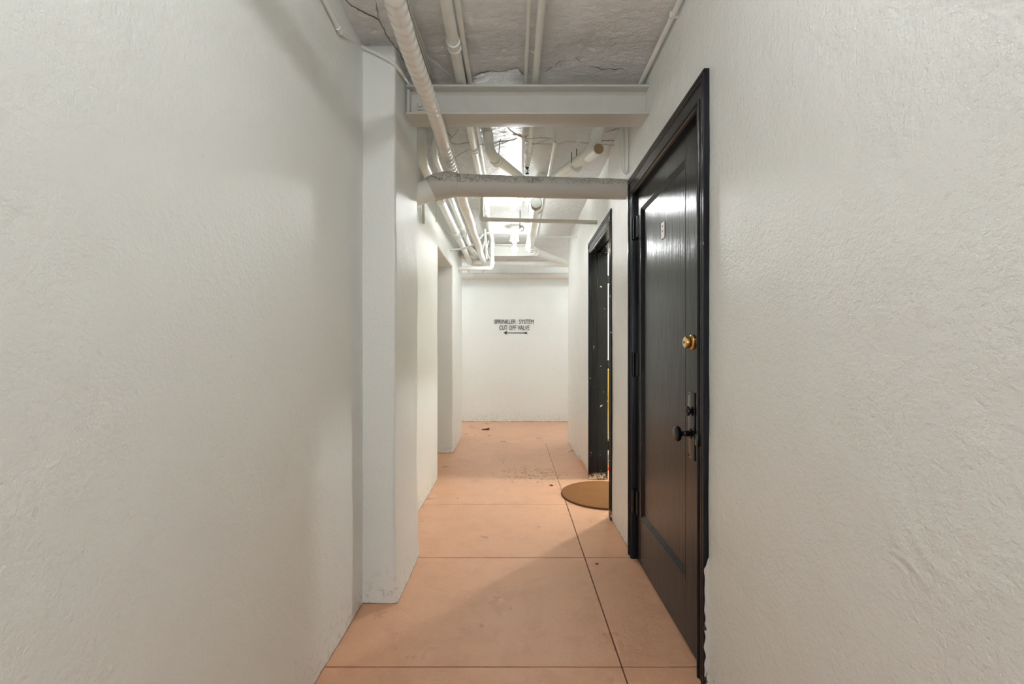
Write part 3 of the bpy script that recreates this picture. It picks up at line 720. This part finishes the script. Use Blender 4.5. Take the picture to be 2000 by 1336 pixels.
finish(bm, 'perforated_strap', M['pipe'], dB)
dT = tube('main_drain_pipe', round_path([(0.196, 3.96, 2.475), (0.196, 5.62, 2.435), (0.98, 6.45, 2.335)], 0.09, 8), 0.045, M['pipe'], None, 24); tag(dT, 'fat white trunk pipe beyond the insulated pipe, right of the bulbs', 'pipe')
turned('end_cap', [(0.052, 0), (0.052, 0.05), (0.049, 0.055), (0.045, 0.055), (0.044, 0.051), (0.001, 0.0505)], (0.196, 4.02, 2.475), (0, -1, 0), M['greycap'], dT)
for y in (4.10, 4.24): collar('clamp', (0.196, y, 2.487), (0, 1, 0), 0.047, 0.05, M['pipe'], dT, 0.1)
tube('hanger', [Vector((0.196 + 0.066 * math.cos(a), 4.16, 2.492 + 0.062 * math.sin(a))) for a in [math.pi * (0.9 + 1.2 * k / 16) for k in range(17)]], 0.003, M['darkwire'], dT, 6)
tube('hanger_rod', [(0.13, 4.16, 2.49), (0.125, 4.16, 2.64)], 0.003, M['wire'], dT, 6); tube('hanger_rod', [(0.262, 4.16, 2.49), (0.272, 4.16, 2.64)], 0.003, M['wire'], dT, 6)
collar('coupling', (0.196, 5.50, 2.44), (0, 1, 0), 0.049, 0.10, M['pipe'], dT, 0.08)
collar('coupling', (0.262, 5.69, 2.427), (0.784, 0.83, -0.1), 0.049, 0.07, M['pipe'], dT, 0.08)
# vertical riser above the drain's head, half hidden by the insulated pipe
vr = tube('riser_pipe', [(0.23, 3.72, 2.66), (0.20, 3.86, 2.55)], 0.045, M['pipe'], None, 20); tag(vr, 'pale stub pipe dropping from the ceiling into the drain junction', 'pipe')

# ------------------------------------------------------------ grey rod with elbow
gr = pipe('cross_pipe', [(-0.267, 3.80, 2.66), (-0.267, 3.80, 2.285), (0.72, 3.86, 2.275)], 0.0175, 'grey slim pipe dropping from the ceiling and crossing level to the right wall', mat='steel', bend=0.02)
tube('elbow', round_path([(-0.267, 3.80, 2.33), (-0.267, 3.80, 2.285), (-0.22, 3.803, 2.285)], 0.03, 8), 0.0225, M['steel'], gr, 16)
# vertical conduit on right wall near the insulated pipe
vp = pipe('wall_pipe', [(0.667, 2.775, 2.64), (0.667, 2.775, 2.29), (0.70, 2.775, 2.27)], 0.0125, 'short upright pipe in the right corner just above the insulated pipe', bend=0.02)
vq = pipe('wall_conduit', [(0.683, 2.72, 2.64), (0.683, 2.73, 2.26)], 0.006, 'thin upright conduit against the right wall beside the black door casing', 'conduit')

# ------------------------------------------------------------ left cluster of pipes beyond the insulated pipe
g1 = pipe('side_pipe', [(-0.60, 2.95, 2.66), (-0.60, 2.97, 2.43), (-0.60, 6.3, 2.40)], 0.034, 'thick white pipe nearest the left wall beyond the pillar', bend=0.1)
g2 = pipe('side_pipe', [(-0.49, 2.99, 2.66), (-0.53, 3.02, 2.49), (-0.535, 6.2, 2.45)], 0.024, 'second white pipe from the left wall beyond the insulated pipe', bend=0.08)
g3 = pipe('side_pipe', [(-0.475, 2.7, 2.54), (-0.475, 6.3, 2.50)], 0.017, 'slim white pipe between the wrapped pipe and the left wall pipes')
g4 = pipe('side_pipe', [(-0.655, 2.8, 2.52), (-0.66, 5.9, 2.50)], 0.010, 'thin white pipe tight in the left ceiling corner', bend=0.05)
for (o, x, z, r_) in ((g1, -0.60, 2.43, 0.037), (g2, -0.533, 2.485, 0.027)):
    for y in (3.7, 4.7): collar('coupling', (x, y, z - (y - 3) * 0.011), (0, 1, 0), r_, 0.05, M['pipe'], o)
vs1 = pipe('upright_pipe', [(-0.685, 3.45, 2.66), (-0.683, 3.45, 2.15)], 0.011, 'upright conduit on the left wall just behind the pillar', 'conduit')
wire([onY(915, 383, 3.9), onY(914, 420, 3.9), onY(912, 450, 4.1), onY(909, 475, 4.4)], 'thin wire hanging in front of the wrapped pipe beyond the insulated pipe', 0.0035)
wire([onY(864, 445, 4.6), onY(880, 462, 4.7), onY(896, 466, 4.8), onY(910, 455, 4.8)], 'thin wire looping across the left pipes near the bulbs', 0.003)
wire([onY(850, 385, 3.6), onY(852, 410, 3.6), onY(852, 434, 3.6)], 'thin wire hanging down the left wall', 0.003)
# cross pipes near the far beam
k1 = pipe('cross_pipe', [(-0.305, 5.0, 2.475), (0.14, 5.0, 2.468)], 0.0125, 'slim white pipe crossing between the two bulbs')
k2 = pipe('drop_pipe', [(-0.312, 5.0, 2.52), (-0.300, 5.05, 2.20)], 0.0125, 'slim upright pipe at the left end of the slim cross pipe')
k3 = pipe('branch_pipe', [(-0.33, 5.0, 2.465), (-0.43, 5.0, 2.345), (-0.56, 5.0, 2.30), (-0.72, 5.0, 2.29)], 0.012, 'slim pipe stepping down left from the slim cross pipe to the wall')
n1 = tube('end_pipe', [(-0.36, 6.32, 2.405), (1.2, 6.34, 2.375)], 0.045, M['pipe'], None, 20); tag(n1, 'smooth white pipe across the passage end just below the far beam', 'pipe')
for x in (-0.25, 0.46): collar('coupling', (x, 6.33, 2.403 - (x + 0.3) * 0.02), (1, 0, 0), 0.047, 0.07, M['pipe'], n1)
n2 = tube('bent_pipe', smooth_path([(-0.30, 6.32, 2.405), (-0.45, 6.32, 2.41), (-0.58, 6.30, 2.43), (-0.68, 6.28, 2.48), (-0.76, 6.26, 2.56)], 6), 0.07, M['pipe'], None, 24); tag(n2, 'fat pipe bend in the left far corner joining the smooth end pipe', 'pipe')
lp_ = lambda s, a, p: 1 + 0.05 * noise.noise(p * 12) + 0.03 * noise.noise(p * 31)
n3 = tube('lower_end_pipe', [Vector((-1.6 + 3.2 * k / 80, 7.3, 2.374)) for k in range(81)], 0.050, M['insul_end'], None, 20, lp_); tag(n3, 'rough insulated pipe lowest across the end wall above the lettering', 'pipe')
for px in (914, 942):
    q = onY(px, 530, 7.3); tube('stub', [(q.x, 7.3, 2.38), (q.x, 7.3, 2.52)], 0.022, M['insul_end'], n3, 12)
for x in (-1.1, -0.1, 0.9): box('wall_bracket', (x, 7.30, 2.412), (x + 0.03, 7.522, 2.427), M['insul_end'], n3, 0.003)
for x in (-0.82, -0.70): collar('patch', (x, 7.3, 2.370), (1, 0, 0), 0.056, 0.12, M['insul_end'], n3, 0.02)
for k, (a, b) in enumerate((((903, 470), (925, 500)), ((911, 474), (935, 503)), ((920, 470), (940, 500)))):
    pts = [onY(a[0], a[1], 5.55), onY((a[0] + b[0]) / 2 + 2 * k, (a[1] + b[1]) / 2, 5.6), onY(b[0], b[1], 5.7)]
    o = tube('cable', smooth_path(pts, 6), 0.009, M['wire'], None, 8); tag(o, ('thick cable drooping nearest the left wall below the far beam', 'middle thick cable drooping steeply at the left end of the far beam', 'thick cable drooping beside the wrapped pipe at the far beam')[k], 'cable', 'drooping cables at the far beam')
for k, px in enumerate((944, 952)):
    o = tube('cable', smooth_path([onY(px + 2, 470, 5.7), onY(px - 1, 488, 5.72), onY(px + (4 if k else -3), 506, 5.75)], 6), 0.008, M['wire'], None, 8); tag(o, ('cable hanging beside the wrapped pipe in front of the far beam', 'cable hanging close to the dropped pipe in front of the far beam')[k], 'cable', 'cables beside the dropped pipe')
# black curled hook on the ceiling
hk = [Vector((0.085 + 0.020 * math.cos(a), 4.70 , 2.445 + (0.026 * math.sin(a)))) for a in [math.pi * (0.85 - 1.5 * k / 12) for k in range(13)]]
o = tube('hook', [Vector((0.068, 4.70, 2.66)), Vector((0.066, 4.70, 2.47))] + hk, 0.004, M['darkwire'], None, 8); tag(o, 'small black curled wire hook beside the trunk pipe', 'hook')

# ------------------------------------------------------------ bulbs
def bulb(x, y, zc, strength, label, col=WARM, drop=0.0):
    t_ = empty('light_bulb', (x, y, CZ)); tag(t_, label, 'lamp')
    def ch(nm, prof, c, mat):
        o = turned(nm, prof, c, (0, 0, -1), mat, None, 24); o.parent = t_; o.matrix_parent_inverse = Matrix.Translation(-t_.location); return o
    zt = zc + 0.037 + 0.035
    ch('lamp_holder', [(0.055, 0.0), (0.056, 0.012), (0.050, 0.02), (0.030, 0.026), (0.026, 0.042), (0.022, 0.048), (0.018, 0.048)], (x, y, zt + 0.044), M['porcelain'])
    ch('screw_cap', [(0.014, 0), (0.0135, 0.02), (0.012, 0.022)], (x, y, zt + 0.002), M['brass'])
    if zt + 0.044 < CZ - 0.005:
        o = box('junction_box', (x - 0.05, y - 0.05, zt + 0.043), (x + 0.05, y + 0.05, CZ + 0.02), M['pipe'], None, 0.006, 2); o.parent = t_; o.matrix_parent_inverse = Matrix.Translation(-t_.location)
    r = 0.037; prof = [(0.0125, -0.035), (0.014, -0.026)] + [(r * math.sin(a), r - r * math.cos(a) - 0.0) for a in [math.pi * (0.16 + 0.84 * k / 14) for k in range(15)]]
    prof = [(0.0125, -0.018)] + prof[2:]
    ch('glass_bulb', prof, (x, y, zc + r), emitter('lit_bulb_glass', col, strength))
    return t_
l1 = bulb(0.0, 4.15, 2.516, BULB_FAR, 'lit round bulb in a porcelain holder just beyond the insulated pipe')
c = tube('pull_chain', [(-0.018, 4.12, 2.58), (-0.02, 4.11, 2.53), (-0.02, 4.11, 2.30)], 0.0018, M['wire'], None, 6); c.parent = l1; c.matrix_parent_inverse = Matrix.Translation(-l1.location)
l2 = bulb(0.012, 5.30, 2.362, BULB_END, 'far lit bulb glowing in front of the far steel beam')
l3 = bulb(1.45, 4.15, 2.50, BULB_ROOM, 'lit bulb inside the side room behind the second doorway')
l5 = bulb(-1.9, 6.85, 2.50, FILL_SIDE, 'unseen bulb added in the cross passage to brighten the end wall from the left')  # out of view, added with the next one to brighten the end wall
l6 = bulb(1.9, 6.85, 2.50, FILL_SIDE, 'unseen bulb added in the cross passage to brighten the end wall from the right')  # added fill bulb, matching the one on the left
l4 = bulb(0.0, 0.35, 2.50, BULB_BACK, 'lit bulb of the passage above the viewpoint', NEUT)

# ------------------------------------------------------------ things glimpsed in the side room
bm = bmesh.new()
lo, hi = onY(1189, 868, 5.35), onY(1186.5, 728, 5.5)
for (dx0, dx1) in ((0, 0.15),):
    vs = [bm.verts.new(p) for p in ((lo.x, 5.30, 0.0), (lo.x + 0.16, 5.30, 0.0), (lo.x + 0.14, 5.58, 0.95), (lo.x + 0.03, 5.58, 0.95), (lo.x, 5.33, -0.0), (lo.x + 0.16, 5.33, 0.0), (lo.x + 0.14, 5.61, 0.95), (lo.x + 0.03, 5.61, 0.95))]
    for f in ((0, 1, 2, 3), (4, 7, 6, 5), (0, 4, 5, 1), (1, 5, 6, 2), (2, 6, 7, 3), (3, 7, 4, 0)): bm.faces.new([vs[i] for i in f])
yo = finish(bm, 'yellow_board', M['yellow'], smooth=False); tag(yo, 'mustard yellow board leaning on the far wall of the side room', 'board')
q = onZ(1193, 909, 0.0)
bt = turned('bottle', [(0.036, 0.0), (0.04, 0.008), (0.04, 0.085), (0.03, 0.105), (0.014, 0.12), (0.014, 0.14)], (q.x, q.y, 0.003), (0, 0, 1), M['clear']); tag(bt, 'grey plastic bottle on the side room floor seen past the door frame', 'bottle')
turned('bottle_cap', [(0.016, 0), (0.016, 0.022), (0.001, 0.023)], (q.x, q.y, 0.14), (0, 0, 1), M['blackmetal'], bt)
q = onZ(1194, 920, 0.0)
tag(box('orange_box', (q.x - 0.05, q.y, 0.002), (q.x + 0.09, q.y + 0.07, 0.032), M['orange'], bev=0.003), 'flat orange-red box on the side room floor beside the door frame', 'box')
q = onZ(1196, 880, 0.0)
tag(box('dark_crate', (q.x - 0.06, q.y, 0.002), (q.x + 0.14, q.y + 0.14, 0.11), M['blackmetal'], bev=0.006), 'black crate on the side room floor in front of the yellow board', 'crate')
